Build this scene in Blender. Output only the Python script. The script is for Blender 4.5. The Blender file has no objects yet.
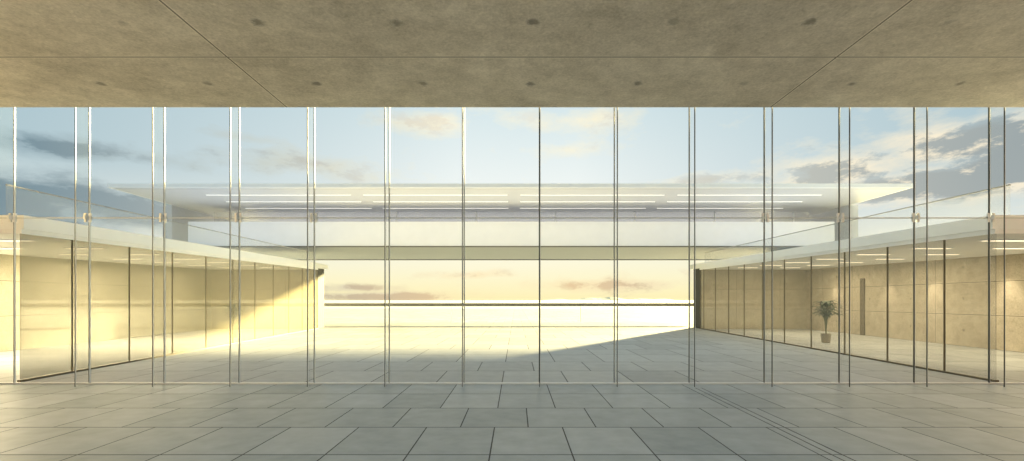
import bpy, bmesh, math, random
from mathutils import Vector
random.seed(4)
C = bpy.context.scene.collection
D = bpy.data
bpy.context.scene.view_settings.view_transform = 'Standard'

# ---------------------------------------------------------------- node helpers
class NT:
    def __init__(s, tree): s.t = tree; s.n = tree.nodes; s.l = tree.links
    def val(s, sock, v):
        if v is None: return
        if isinstance(v, bpy.types.NodeSocket): s.l.new(v, sock)
        else: sock.default_value = v
    def m(s, op, a, b=None, c=None, clamp=False):
        n = s.n.new('ShaderNodeMath'); n.operation = op; n.use_clamp = clamp
        s.val(n.inputs[0], a); s.val(n.inputs[1], b); s.val(n.inputs[2], c)
        return n.outputs[0]
    def mix(s, f, a, b, mode='MIX'):
        n = s.n.new('ShaderNodeMix'); n.data_type = 'RGBA'; n.blend_type = mode
        s.val(n.inputs[0], f); s.val(n.inputs[6], a); s.val(n.inputs[7], b)
        return n.outputs[2]
    def noise(s, vec, scale, detail=4, rough=.55, dist=0):
        n = s.n.new('ShaderNodeTexNoise'); s.val(n.inputs['Vector'], vec)
        n.inputs['Scale'].default_value = scale; n.inputs['Detail'].default_value = detail
        n.inputs['Roughness'].default_value = rough; n.inputs['Distortion'].default_value = dist
        return n.outputs[0]
    def ramp(s, f, stops, interp='LINEAR'):
        n = s.n.new('ShaderNodeValToRGB'); n.color_ramp.interpolation = interp
        e = n.color_ramp.elements
        while len(e) < len(stops): e.new(0.5)
        for i, (p, c) in enumerate(stops):
            e[i].position = p
            e[i].color = (c, c, c, 1) if isinstance(c, (int, float)) else (*c, 1)
        s.val(n.inputs[0], f); return n.outputs[0]
    def sep(s, v):
        n = s.n.new('ShaderNodeSeparateXYZ'); s.val(n.inputs[0], v); return n.outputs
    def comb(s, x, y, z):
        n = s.n.new('ShaderNodeCombineXYZ'); s.val(n.inputs[0], x); s.val(n.inputs[1], y); s.val(n.inputs[2], z)
        return n.outputs[0]
    def coord(s, which='Object'):
        return s.n.new('ShaderNodeTexCoord').outputs[which]
    def bump(s, h, strength=.2, dist=.02):
        n = s.n.new('ShaderNodeBump'); n.inputs['Strength'].default_value = strength
        n.inputs['Distance'].default_value = dist; s.val(n.inputs['Height'], h); return n.outputs[0]
    def line(s, x, o, p, w):
        a = s.m('FRACT', s.m('ADD', s.m('DIVIDE', s.m('SUBTRACT', x, o), p), .5))
        return s.m('LESS_THAN', s.m('ABSOLUTE', s.m('SUBTRACT', a, .5)), w / p)

def newmat(name):
    m = D.materials.new(name); m.use_nodes = True
    t = NT(m.node_tree); b = m.node_tree.nodes['Principled BSDF']
    return m, t, b

def simple(name, col, rough=.5, metal=0, var=.08, scale=6, emit=None, es=0, bump=.05):
    m, t, b = newmat(name)
    f = t.noise(t.coord(), scale, 5)
    c = t.mix(f, (*[v * (1 - var) for v in col], 1), (*[min(1, v * (1 + var)) for v in col], 1))
    t.val(b.inputs['Base Color'], c)
    b.inputs['Roughness'].default_value = rough; b.inputs['Metallic'].default_value = metal
    if bump: t.val(b.inputs['Normal'], t.bump(f, bump))
    if emit:
        b.inputs['Emission Color'].default_value = (*emit, 1); b.inputs['Emission Strength'].default_value = es
    return m

def glassmat(name, col, alpha=.06, metal=1.0, rough=.0, spec=.5):
    m, t, b = newmat(name)
    nz = t.noise(t.coord(), 1.3, 3)
    t.val(b.inputs['Base Color'], t.mix(nz, (*[v * .92 for v in col], 1), (*col, 1)))
    b.inputs['Metallic'].default_value = metal; b.inputs['Roughness'].default_value = rough
    b.inputs['Alpha'].default_value = alpha; b.inputs['Specular IOR Level'].default_value = spec
    return m

# ---------------------------------------------------------------- materials
def concrete(name, dark, light, joints=None, holes=None, axes='xy', rough=.75, bstr=.3):
    m, t, b = newmat(name)
    co = t.coord(); x, y, z = t.sep(co)
    u, v = {'xy': (x, y), 'yz': (y, z), 'xz': (x, z)}[axes]
    n1 = t.noise(co, .6, 6, .6, .3); n2 = t.noise(co, 3.4, 9, .7, .2); n3 = t.noise(co, 24, 6, .7)
    f = t.m('ADD', t.m('MULTIPLY', n1, .28), t.m('ADD', t.m('MULTIPLY', n2, .36), t.m('MULTIPLY', n3, .36)))
    f = t.ramp(f, [(.38, 0.0), (.62, 1.0)])
    c = t.mix(f, (*dark, 1), (*light, 1))
    spots = t.ramp(t.noise(co, 7, 6, .75), [(.58, 0.0), (.68, 1.0)])
    c = t.mix(t.m('MULTIPLY', spots, .22), c, (*[k * .55 for k in dark], 1))
    pale = t.ramp(t.noise(co, 1.7, 7, .7, .8), [(.58, 0.0), (.70, 1.0)])
    c = t.mix(t.m('MULTIPLY', pale, .35), c, (*[min(1, k * 1.15) for k in light], 1))
    h = t.m('ADD', t.m('MULTIPLY', n2, .5), t.m('MULTIPLY', n3, .3))
    if joints:
        (ou, pu, ov, pv, w) = joints
        j = t.m('MAXIMUM', t.line(u, ou, pu, w), t.line(v, ov, pv, w))
        halo = t.m('MAXIMUM', t.line(u, ou, pu, w * 2.4), t.line(v, ov, pv, w * 2.4))
        c = t.mix(t.m('MULTIPLY', halo, .45), c, (*[min(1, k * 1.15) for k in light], 1))
        c = t.mix(t.m('MULTIPLY', j, .85), c, (*[k * .25 for k in dark], 1))
        h = t.m('SUBTRACT', h, j)
    if holes:
        (ou, pu, ov, pv, r) = holes
        wob = t.m('MULTIPLY', t.m('SUBTRACT', t.noise(co, 5, 5, .75), .5), .24)
        fade = t.ramp(t.noise(co, 1.1, 2), [(.38, .55), (.55, 1.)])
        fu = t.m('MULTIPLY', t.m('SUBTRACT', t.m('FRACT', t.m('ADD', t.m('DIVIDE', t.m('SUBTRACT', u, ou), pu), .5)), .5), pu)
        fv = t.m('MULTIPLY', t.m('SUBTRACT', t.m('FRACT', t.m('ADD', t.m('DIVIDE', t.m('SUBTRACT', v, ov), pv), .5)), .5), pv)
        d = t.m('ADD', t.m('SQRT', t.m('ADD', t.m('MULTIPLY', fu, fu), t.m('MULTIPLY', fv, fv))), wob)
        hm = t.ramp(d, [(r * .6, 1.0), (r * 1.7, 0.0)])
        c = t.mix(t.m('MULTIPLY', t.m('MULTIPLY', hm, .7), fade), c, (*[k * .35 for k in dark], 1))
        h = t.m('SUBTRACT', h, hm)
    t.val(b.inputs['Base Color'], c); b.inputs['Roughness'].default_value = rough
    t.val(b.inputs['Normal'], t.bump(h, bstr, .02))
    return m

def tiles(name, dark, light, ou, pu, ov, pv, w, rough=.35, jointcol=(.08, .08, .07), stagger=0.0, spec=.5):
    m, t, b = newmat(name)
    co = t.coord(); x, y, z = t.sep(co)
    iv = t.m('FLOOR', t.m('DIVIDE', t.m('SUBTRACT', y, ov), pv))
    if stagger:
        k = t.m('LESS_THAN', t.m('ABSOLUTE', t.m('SUBTRACT', t.m('FRACT', t.m('DIVIDE', t.m('ADD', iv, .5), 3.0)), .5)), .17)
        x = t.m('ADD', x, t.m('MULTIPLY', k, stagger))
    iu = t.m('FLOOR', t.m('DIVIDE', t.m('SUBTRACT', x, ou), pu))
    wn = t.n.new('ShaderNodeTexWhiteNoise'); wn.noise_dimensions = '2D'
    t.val(wn.inputs['Vector'], t.comb(iu, iv, 0))
    off = t.comb(t.m('MULTIPLY', iu, 3.7), t.m('MULTIPLY', iv, 5.3), 0)
    va = t.n.new('ShaderNodeVectorMath'); va.operation = 'ADD'; t.val(va.inputs[0], co); t.val(va.inputs[1], off)
    n1 = t.noise(va.outputs[0], 3.0, 6, .6, 0)
    f = t.m('ADD', t.m('MULTIPLY', t.ramp(n1, [(.28, 0.), (.72, 1.)]), .5), t.m('MULTIPLY', wn.outputs[0], .5))
    c = t.mix(f, (*dark, 1), (*light, 1))
    j = t.m('MAXIMUM', t.line(x, ou, pu, w), t.line(y, ov, pv, w * 1.3))
    c = t.mix(t.m('MULTIPLY', j, .95), c, (*jointcol, 1))
    t.val(b.inputs['Base Color'], c)
    t.val(b.inputs['Roughness'], t.m('MULTIPLY_ADD', j, .4, rough))
    b.inputs['Specular IOR Level'].default_value = spec
    return m

q = .9625
M_ceil = concrete('ceiling_concrete', (.40, .355, .275), (.77, .70, .575),
                  joints=((.24 + 4.6) * q, 9.2 * q, 7.30 * q, 3.68 * q, .013), holes=(.24 * q, 1.82 * q, 6.38 * q, 1.82 * q, .052))
M_floor = tiles('interior_tiles', (.165, .215, .25), (.37, .44, .49), -.27, .853, 5.0, 1.08, .0075, rough=.36, jointcol=(.025, .03, .03), stagger=.43, spec=.5)
M_plaza = tiles('plaza_tiles', (.36, .37, .36), (.54, .55, .535), -.27, 1.28, 9.3, 1.6, .012, rough=.6, jointcol=(.16, .16, .155), stagger=.6, spec=.25)
M_wall = concrete('wall_concrete', (.36, .31, .23), (.62, .55, .43), joints=(0, 2.4, 0, 1.1, .011), holes=(1.2, 2.4, .55, 1.1, .03), axes='yz')
M_wallL = concrete('left_wall_concrete', (.40, .37, .27), (.54, .50, .38), joints=(0, 2.4, 0, 1.1, .010), axes='yz')  # rear wall of the left wing, narrower tone range
M_wallx = concrete('end_wall_concrete', (.36, .32, .24), (.54, .48, .36), joints=(0, 2.4, 0, 1.1, .010), axes='xz')
M_white = simple('white_render', (.88, .90, .92), .55, var=.04, scale=2)
M_soffit = simple('soffit_panel', (.84, .85, .86), .5, var=.05, scale=1.5)
M_csoffit = simple('canopy_soffit_panel', (.66, .67, .68), .5, var=.05, scale=1.5)
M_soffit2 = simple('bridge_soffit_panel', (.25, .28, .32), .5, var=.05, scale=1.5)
M_pier = simple('pier_dark', (.035, .035, .03), .7)
M_trim = simple('edge_trim_grey', (.16, .16, .15), .6)
M_door = simple('door_brown', (.16, .13, .09), .6)
M_end = simple('end_wall_grey', (.60, .62, .64), .6)
M_rail = simple('rail_grey', (.22, .22, .22), .6)
M_railw = simple('balustrade_rail_grey', (.42, .42, .42), .6)
M_dark = simple('dark_bronze_metal', (.15, .13, .09), .5, .3, bump=0)
M_steel = simple('satin_steel', (.80, .82, .83), .3, .3, bump=0)
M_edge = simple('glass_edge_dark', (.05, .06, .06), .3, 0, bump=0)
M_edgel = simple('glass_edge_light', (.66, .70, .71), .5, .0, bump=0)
M_fin = glassmat('fin_glass', (.25, .3, .29), .025, metal=0, spec=0)
M_wglassL = glassmat('wing_glass_sunward', (.38, .34, .215), .44, metal=0, rough=.0)  # semi-opaque cream tint paints sunlit haze on the left panes
M_wglassR = glassmat('wing_glass', (.50, .46, .36), .17, metal=0)  # pale tint stands in for milky haze on the right panes
M_sglass = glassmat('upper_storey_glass', (.8, .8, .8), .15, metal=0)
M_bal = glassmat('balustrade_glass', (.8, .82, .8), .12, metal=0, spec=.1)
M_lamp = simple('lamp_diffuser', (.9, .85, .7), .5, emit=(1, .86, .60), es=1.6, bump=0)
M_lampw = simple('linear_lamp_diffuser', (.9, .9, .85), .5, emit=(1, .97, .90), es=.9, bump=0)
M_hill = simple('hazy_hill', (.80, .74, .52), .9, scale=.01, bump=0)
M_leaf = simple('leaf_green', (.035, .065, .02), .5)
M_pot = simple('pot_taupe', (.30, .26, .19), .6)
M_soil = simple('soil', (.05, .035, .02), .9, var=.3, scale=40)
M_drain = simple('drain_steel', (.04, .04, .04), .4, .6)

# ---------------------------------------------------------------- mesh helpers
def add(name, me, parent=None, mat=None):
    o = D.objects.new(name, me); C.objects.link(o)
    if mat and me: me.materials.append(mat)
    if parent: o.parent = parent
    return o

def empty(name, loc=(0, 0, 0)):
    o = D.objects.new(name, None); o.empty_display_size = .3; o.location = loc; C.objects.link(o); return o

def tag(o, label=None, category=None, kind=None, group=None):
    if label: o['label'] = label
    if category: o['category'] = category
    if kind: o['kind'] = kind
    if group: o['group'] = group
    return o

def prism(name, pts, z0, z1, mat, parent=None, bevel=0, lift=None):
    pl = parent.location if parent else Vector((0, 0, 0))
    lift = lift or (lambda y, z: 0)
    bm = bmesh.new()
    lo = [bm.verts.new((x - pl.x, y - pl.y, z0 + lift(y, z0) - pl.z)) for x, y in pts]
    hi = [bm.verts.new((x - pl.x, y - pl.y, z1 + lift(y, z1) - pl.z)) for x, y in pts]
    bm.faces.new(lo[::-1]); bm.faces.new(hi)
    n = len(pts)
    for i in range(n):
        bm.faces.new((lo[i], lo[(i + 1) % n], hi[(i + 1) % n], hi[i]))
    bmesh.ops.recalc_face_normals(bm, faces=bm.faces)
    if bevel: bmesh.ops.bevel(bm, geom=bm.edges[:], offset=bevel, segments=2, affect='EDGES')
    me = D.meshes.new(name); bm.to_mesh(me); bm.free()
    return add(name, me, parent, mat)

def box(name, x0, x1, y0, y1, z0, z1, mat, parent=None, bevel=0):
    return prism(name, [(x0, y0), (x1, y0), (x1, y1), (x0, y1)], z0, z1, mat, parent, bevel)

def area(name, loc, sx, sy, e, col, rot=(0, 0, 0)):
    l = D.lights.new(name, 'AREA'); l.shape = 'RECTANGLE'; l.size = sx; l.size_y = sy; l.energy = e; l.color = col
    o = D.objects.new(name, l); o.location = loc; o.rotation_euler = rot; C.objects.link(o); return o

# ---------------------------------------------------------------- room
YG = 9.2      # facade glass plane
YF = 8.9      # inner edge of the glass fins
HC = 5.13     # ceiling height
HT = 5.42     # glazing top, in the recess above the ceiling edge
XL, XR = .442 - 1.426 * 8, .442 + 1.426 * 8
tag(box('floor', XL - .3, XR + .3, -6, YG + .02, -.3, 0, M_floor), 'grey stone tile floor', 'floor', 'structure')
tag(box('ceiling', XL - .3, XR + .3, -6, 8.86, HC, HC + .5, M_ceil), 'raw concrete ceiling with tie holes', 'ceiling', 'structure')
tag(box('trim_1', XL - .3, XR + .3, 8.86, YG + .2, HT, HC + .5, M_ceil), 'concrete head above glazing', 'trim', 'structure')
tag(box('wall_left', XL - .3, XL - .02, -6, YG + .1, 0, HC, M_wall), 'plain concrete side wall', 'wall', 'structure')
tag(box('wall_right', XR + .02, XR + .3, -6, YG + .1, 0, HC, M_wall), 'plain concrete side wall', 'wall', 'structure')
for sx in (-8.8, 9.2):
    area('room_fill', (sx, 4.0, HC - .1), 1.5, 6, 155, (1, .60, .32))  # added fill without a fixture, warms the floor sides
    area('room_fill_up', (sx, 0, .4), 2, 6, 115, (1, .86, .68), (math.pi, 0, 0))  # added upward fill to brighten the ceiling sides
area('room_fill', (0, -1.5, HC - .1), 8, 4, 140, (.70, .87, 1))  # added cool fill behind the camera, no fixture
area('room_fill_up', (0, -2.5, .4), 8, 3, 175, (1, .89, .76), (math.pi, 0, 0))  # added upward fill behind the camera, lifts the ceiling

dr = empty('floor_drain', (3.32, 5, 0))
tag(dr, 'narrow dark slot drain running across stone floor', 'drain')
for dx in (-.055, .055):
    box('slot', 3.32 + dx - .007, 3.32 + dx + .007, 1.5, 8.8, 0, .002, M_drain, dr)

ZJ = 3.16
for i, k in enumerate(range(-8, 8)):
    xf = .442 + 1.426 * k
    w = empty('window_%d' % (i + 1), (xf, YG, 0))
    tag(w, 'tall frameless glass facade bay with glass fin', 'window', 'structure')
    x0, x1 = xf + .018, xf + 1.426 - .014
    box('transom_joint', x0, x1, YG - .012, YG + .012, ZJ - .010, ZJ + .010, M_edgel, w)
    box('base_channel', xf, xf + 1.426, YG - .03, YG + .03, 0, .03, M_steel, w)
    box('glass_fin', xf - .009, xf + .009, YF + .012, YG - .016, 0, HT, M_fin, w)
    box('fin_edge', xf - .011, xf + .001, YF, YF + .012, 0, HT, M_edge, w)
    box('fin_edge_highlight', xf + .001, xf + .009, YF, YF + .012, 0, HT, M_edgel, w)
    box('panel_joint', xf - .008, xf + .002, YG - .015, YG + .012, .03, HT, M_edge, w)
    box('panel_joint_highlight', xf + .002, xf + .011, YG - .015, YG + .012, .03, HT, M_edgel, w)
    if abs(xf - .4) > 3.5:
        f = box('patch_fitting', xf - .065, xf + .065, YG - .045, YG - .02, ZJ - .02, ZJ + .02, M_steel, w)
        for sx in (-1, 1):
            cp = box('clamp_plate', xf + sx * .045 - .02, xf + sx * .045 + .02, YG - .05, YG - .018, ZJ - .085, ZJ + .085, M_steel, w)
            cp.parent = f
        box('fin_bracket', xf - .015, xf + .015, YG - .12, YG - .052, ZJ - .04, ZJ + .04, M_steel, w)

# ---------------------------------------------------------------- exterior ground
pl = box('courtyard_paving', -60, 60, YG + .03, 90, -.3, 0, M_plaza)
tag(pl, 'large pale stone slabs paving the open courtyard', 'paving')
me = D.meshes.new('far_land'); bm = bmesh.new()
v = [bm.verts.new(p) for p in ((-4000, 90.1, -.3), (4000, 90.1, -.3), (4000, 6000, -.3), (-4000, 6000, -.3))]
bm.faces.new(v); bm.to_mesh(me); bm.free()
M_land = simple('pale_land', (.54, .53, .48), .9, scale=.02, bump=0)
tag(add('distant_plain', me, None, M_land), 'pale hazy flat land beyond the courtyard', 'land')
def hills(name, x0, x1, y, h, seed):
    rnd = random.Random(seed); bm = bmesh.new(); N = 60; prev = None
    for i in range(N + 1):
        u = i / N; x = x0 + (x1 - x0) * u
        hh = h * (math.sin(math.pi * u) ** .7) * (.55 + .25 * math.sin(u * 13 + seed) + .2 * math.sin(u * 31 + seed * 2) + .08 * rnd.random())
        row = [bm.verts.new((x, y, -1)), bm.verts.new((x, y + 120, max(hh, 0) + .5)), bm.verts.new((x, y + 300, -1))]
        if prev:
            for a in range(2): bm.faces.new((prev[a], row[a], row[a + 1], prev[a + 1]))
        prev = row
    me = D.meshes.new(name); bm.to_mesh(me); bm.free()
    return tag(add(name, me, None, M_hill), 'low hazy hill ridge on the horizon', 'hill')
hills('hill_ridge', 150, 900, 2600, 20, 2)

# ---------------------------------------------------------------- side wings
YE = 27.0
HW = 3.25
SL = .022
lift = lambda y, z: SL * (y - YG) if z > 1 else 0
def wing(side, a, s, nlab, glass, wallm):
    def X(y, d=0):
        return side * (a + s * (y - YG) + d)
    root = empty('pavilion_wing', (X(18), 18, 0))
    tag(root, nlab, 'building')
    def quad(name, y0, y1, d0, d1, z0, z1, mat, bevel=0):
        pts = [(X(y0, d0), y0), (X(y0, d1), y0), (X(y1, d1), y1), (X(y1, d0), y1)]
        return prism(name, pts, z0, z1, mat, root, bevel, lift)
    y0 = YG + .22
    quad('roof_slab', y0, YE + 1.6, -.08, 6.5, HW - .27, HW, M_white)
    quad('interior_ceiling', y0, YE, .05, 6.0, HW - .36, HW - .27, M_soffit)
    quad('rear_wall', y0, YE, 5.8, 6.1, 0, HW - .36, wallm)
    quad('end_wall', YE - .25, YE, .06, 5.8, 0, HW - .36, M_wallx)
    quad('entry_wall', y0, y0 + .2, 2.6, 5.8, 0, HW - .36, M_wallx)
    quad('end_pier', YE, YE + 1.2, .02, .35, 0, HW - .27, M_pier)
    quad('sill_channel', y0, YE, -.03, .05, 0, .04, M_dark)
    quad('head_channel', y0, YE, -.03, .05, HW - .36, HW - .27, M_white)
    if side > 0: quad('interior_door', 21.9, 22.2, 5.76, 5.8, 0, 2.3, M_door)
    y = 10.65 - 1.75; prev = y0
    mw = .007 if side < 0 else .008
    while y < YE - .5:
        y += 1.75
        yy = min(y, YE)
        quad('glass_pane', prev + .02, yy - .02, 0, .02, .05, HW - .36, glass)
        quad('mullion', yy - mw, yy + mw, -.01, .03, .0, HW - .27, M_dark)
        prev = yy
    quad('balustrade_glass', y0, YE, .25, .27, HW, HW + .58, M_bal)
    quad('balustrade_rail', y0, YE, .24, .28, HW + .58, HW + .60, M_railw)
    return X
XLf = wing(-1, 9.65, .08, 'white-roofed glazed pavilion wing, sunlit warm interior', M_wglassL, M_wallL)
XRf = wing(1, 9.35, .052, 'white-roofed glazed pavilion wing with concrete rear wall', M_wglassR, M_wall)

def ceiling_light(x, y, mat=M_lamp, w=.95, d=.10):
    z = HW - .36 + SL * (y - .2 - YG)
    r = empty('ceiling_light', (x, y, z))
    tag(r, 'rectangular recessed warm ceiling light in glazed wing', 'ceiling light', group='recessed lights in the glazed wings')
    box('trim', x - w / 2 - .03, x + w / 2 + .03, y - d / 2 - .03, y + d / 2 + .03, z - .018, z, M_white, r)
    box('diffuser', x - w / 2, x + w / 2, y - d / 2, y + d / 2, z - .028, z - .018, mat, r)
for fX in (XLf, XRf):
    for y in (10.6, 12.6, 14.8, 17.0, 19.2, 21.4, 23.8):
        for d in (1.3, 3.4):
            ceiling_light(fX(y, d), y)
for fX, e in ((XLf, 440), (XRf, 140)):
    for y in (13, 18, 23):
        ee = e * ({13: .8, 18: 1.2, 23: .6}[y] if fX is XLf else 1)
        area('wing_lamp', (fX(y, 3.2), y, HW - .42 + SL * (y - 2 - YG)), 3.5, 3.5, ee, (1, .85, .54))
for y in (12.4, 15.2, 18.0, 20.4, 24.0):
    l = D.lights.new('wall_washer', 'SPOT'); l.energy = 95; l.spot_size = 1.2; l.spot_blend = .9; l.color = (1, .84, .56); l.shadow_soft_size = .06
    o = D.objects.new('wall_washer', l); o.location = (XRf(y, 5.3), y, HW - .45); o.rotation_euler = (0, math.radians(-12), 0); C.objects.link(o)

# ---------------------------------------------------------------- bridge building
br = empty('upper_storey_bridge', (0, 26, 0))
tag(br, 'white elevated storey with thin flat roof spanning courtyard', 'building')
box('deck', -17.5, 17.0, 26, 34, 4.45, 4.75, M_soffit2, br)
box('parapet', -17.5, 17.0, 25.8, 26.0, 4.49, 5.78, M_white, br)
box('parapet_base_trim', -17.5, 17.0, 25.82, 26.0, 4.43, 4.49, M_trim, br)
box('deck_rear_trim', -17.5, 17.0, 34.0, 34.06, 4.40, 4.75, M_trim, br)
box('rear_wall', -17.5, 17.0, 33.6, 34, 4.75, 6.70, M_soffit, br)  # solid wall added to keep a strip of low sun off the room floor
box('roof_canopy', -18.6, 18.1, 22, 37, 6.72, 6.90, M_white, br)
box('canopy_soffit', -18.4, 17.9, 22.2, 36.8, 6.70, 6.72, M_csoffit, br)
box('end_wall', -19.0, -18.5, 26, 34, 0, 6.70, M_end, br)
box('end_wall', 17.9, 18.4, 26, 34, 0, 6.70, M_end, br)
for xx in [i * 4.6 - 16.1 for i in range(8)]:
    box('storey_mullion', xx - .02, xx + .02, 28, 28.08, 4.75, 6.70, M_steel, br)
box('storey_glazing', -17.5, 17.0, 28.02, 28.04, 4.75, 6.70, M_sglass, br)
for y in (23.4, 25.0, 26.8):
    for x0 in (-15, -7.4, .2, 7.8):
        r = tag(empty('linear_light', (x0 + 3.5, y, 6.68)), 'long slim white linear light under canopy', 'ceiling light', group='linear lights under the roof canopy')
        box('housing', x0, x0 + 7, y - .04, y + .04, 6.68, 6.699, M_white, r)
        box('diffuser', x0 + .02, x0 + 6.98, y - .03, y + .03, 6.67, 6.68, M_lampw, r)
for xx in (-13, -4.5, 4, 12.5):
    area('soffit_fill', (xx, 23.2, 4.2), 8.4, 3.5, 62, (.98, .98, 1), (math.pi, 0, 0))  # floating fill added to brighten the canopy underside
    area('storey_fill', (xx, 30.8, 4.85), 8.4, 4.5, 110, (1, .97, .92), (math.pi, 0, 0))  # added fill aimed up, lightens the soffit inside the storey

rl = tag(empty('terrace_railing', (0, 34.5, 0)), 'grey horizontal railing across open courtyard end', 'railing')
box('handrail', -14, 14, 34.44, 34.56, 1.15, 1.37, M_rail, rl)
for i in range(4):
    x = -13.8 + i * 9.2
    box('post', x - .015, x + .015, 34.48, 34.52, 0, 1.15, M_steel, rl)

# ---------------------------------------------------------------- plants
def lathe(name, prof, mat, parent, N=24):
    bm = bmesh.new()
    rings = [[bm.verts.new((rr * math.cos(2 * math.pi * i / N), rr * math.sin(2 * math.pi * i / N), zz)) for i in range(N)] for rr, zz in prof]
    for a in range(len(rings) - 1):
        for i in range(N): bm.faces.new((rings[a][i], rings[a][(i + 1) % N], rings[a + 1][(i + 1) % N], rings[a + 1][i]))
    bm.faces.new(rings[0][::-1]); bm.faces.new(rings[-1])
    me = D.meshes.new(name); bm.to_mesh(me); bm.free(); return add(name, me, parent, mat)
def plant(x, y, seed, label, h=1.64, low=1.1):
    rnd = random.Random(seed)
    r = tag(empty('potted_plant', (x, y, 0)), label, 'plant')
    P = .34
    lathe('pot', [(.12, 0), (.14, .02), (.165, P - .05), (.175, P), (.15, P), (.145, P - .05)], M_pot, r)
    lathe('soil', [(.14, P - .05), (.14, P - .038)], M_soil, r)
    bm = bmesh.new()
    for qq in range(90):
        az = rnd.random() * 6.28; reach = rnd.uniform(.25, .55); top = rnd.uniform(low, h); wd = rnd.uniform(.03, .055)
        bend = rnd.uniform(1.8, 2.2)
        prev = None; S = 10
        for i in range(S + 1):
            u = i / S; rr = .02 + reach * u ** 2.4; zz = P - .05 + (top - P) * math.sin(u * bend)
            hw = wd * math.sin(math.pi * ((u - .45) / .55)) if u > .45 else .005
            c = Vector((rr * math.cos(az), rr * math.sin(az), zz)); sd = Vector((-math.sin(az), math.cos(az), 0)) * max(hw, .004)
            row = [bm.verts.new(c - sd), bm.verts.new(c + Vector((0, 0, -.012))), bm.verts.new(c + sd)]
            if prev:
                bm.faces.new((prev[0], row[0], row[1], prev[1])); bm.faces.new((prev[1], row[1], row[2], prev[2]))
            prev = row
    me = D.meshes.new('leaves'); bm.to_mesh(me); bm.free(); add('foliage', me, r, M_leaf)
plant(11.6, 18.1, 3, 'green arching leafy plant in round taupe pot')
plant(-12.1, 20.7, 8, 'small green leafy plant beside glazed wing wall', 1.5, 1.0)

# ---------------------------------------------------------------- sun & sky
az = math.radians(35.6); el = math.radians(10.5)
d = Vector((math.sin(az) * math.cos(el), math.cos(az) * math.cos(el), math.sin(el)))
sl = D.lights.new('sun', 'SUN'); sl.energy = 34; sl.color = (1, .84, .42); sl.angle = math.radians(2.2)
so = D.objects.new('sun', sl); so.rotation_euler = d.to_track_quat('Z', 'Y').to_euler(); so.location = d * 80; C.objects.link(so)

w = D.worlds.new('sky'); bpy.context.scene.world = w; w.use_nodes = True
t = NT(w.node_tree); t.n.clear()
out = t.n.new('ShaderNodeOutputWorld'); bg = t.n.new('ShaderNodeBackground'); t.l.new(bg.outputs[0], out.inputs[0])
co = t.coord('Generated'); x, y, z = t.sep(co)
zz = t.m('ABSOLUTE', z)
base = t.ramp(zz, [(0, (1.0, .89, .48)), (.05, (1.0, .94, .64)), (.13, (.98, .97, .86)), (.24, (.86, .92, .90)), (.38, (.67, .80, .83)), (1, (.40, .54, .64))])
side = t.ramp(t.m('ABSOLUTE', x), [(.12, 0.), (.7, 1.)])
up = t.ramp(zz, [(.03, 0.), (.22, 1.)])
base = t.mix(t.m('MULTIPLY', t.m('MULTIPLY', side, up), .72), base, (.28, .45, .53, 1))
cv = t.comb(x, t.m('MULTIPLY', y, .5), t.m('MULTIPLY', z, 2.2))
n = t.noise(cv, 7.0, 10, .62, .1)
lobes = [(90, 152, 60, 9, 1.0), (20, 208, 75, 17, 1.5), (120, 205, 75, 17, 1.5), (420, 122, 45, 9, .8), (850, 168, 60, 17, 1.3),
         (960, 142, 65, 18, 1.4), (925, 184, 90, 16, 1.4), (1010, 165, 50, 20, 1.3), (1005, 120, 35, 8, .9), (315, 165, 80, 12, .9), (590, 117, 80, 11, .7),
         (385, 297, 70, 5, 1.3), (350, 288, 45, 4, 1.1), (600, 285, 80, 5, .9), (460, 275, 60, 4, .7), (720, 180, 60, 8, .9), (560, 150, 90, 6, .5), (230, 135, 60, 6, .5)]
dens = None
for px, py, sx, sy, amp in lobes:
    v = Vector((px - 516, 484, 300 - py)); L = v.length; v.normalize()
    ex = t.m('DIVIDE', t.m('SUBTRACT', x, v.x), sx / L * .9); ez = t.m('DIVIDE', t.m('SUBTRACT', z, v.z), sy / L)
    g = t.m('MULTIPLY', t.m('EXPONENT', t.m('MULTIPLY', t.m('ADD', t.m('MULTIPLY', ex, ex), t.m('MULTIPLY', ez, ez)), -.7)), amp)
    dens = g if dens is None else t.m('MAXIMUM', dens, g)
dens = t.m('MULTIPLY', dens, t.m('GREATER_THAN', y, 0))
dn = t.m('ADD', dens, t.m('MULTIPLY', t.m('SUBTRACT', n, .5), 2.8))
cl = t.ramp(dn, [(.22, 0.), (1.15, 1.)])
core = t.ramp(t.m('ADD', dn, t.m('MULTIPLY', t.m('SUBTRACT', t.noise(cv, 15, 9, .65), .5), 4.0)), [(.60, 0.), (2.1, 1.)])
low = t.ramp(zz, [(.05, 1.), (.14, 0.)])
shade = t.mix(side, t.mix(low, (.90, .82, .64, 1), (.80, .58, .34, 1)), t.ramp(x, [(0, (.17, .26, .31)), (.6, (.34, .38, .38))]))
warm = t.ramp(x, [(0, (.30, .41, .46)), (.5, (1.0, .88, .66))])
lit = t.mix(side, t.mix(low, (1.0, .93, .70, 1), (1.0, .80, .48, 1)), warm)
ccol = t.mix(core, lit, shade)
col = t.mix(t.m('MULTIPLY', cl, .9), base, ccol)
t.val(bg.inputs[0], col); bg.inputs[1].default_value = 1.0

# ---------------------------------------------------------------- camera
cam = D.cameras.new('camera'); cam.lens = 17; cam.sensor_width = 36; cam.sensor_fit = 'HORIZONTAL'
cam.shift_x = -4 / 1024; cam.shift_y = 69.5 / 1024; cam.clip_end = 10000; cam.clip_start = .05
co_ = D.objects.new('camera', cam); co_.location = (0, 0, 1.6); co_.rotation_euler = (math.pi / 2, 0, 0); C.objects.link(co_)
bpy.context.scene.camera = co_
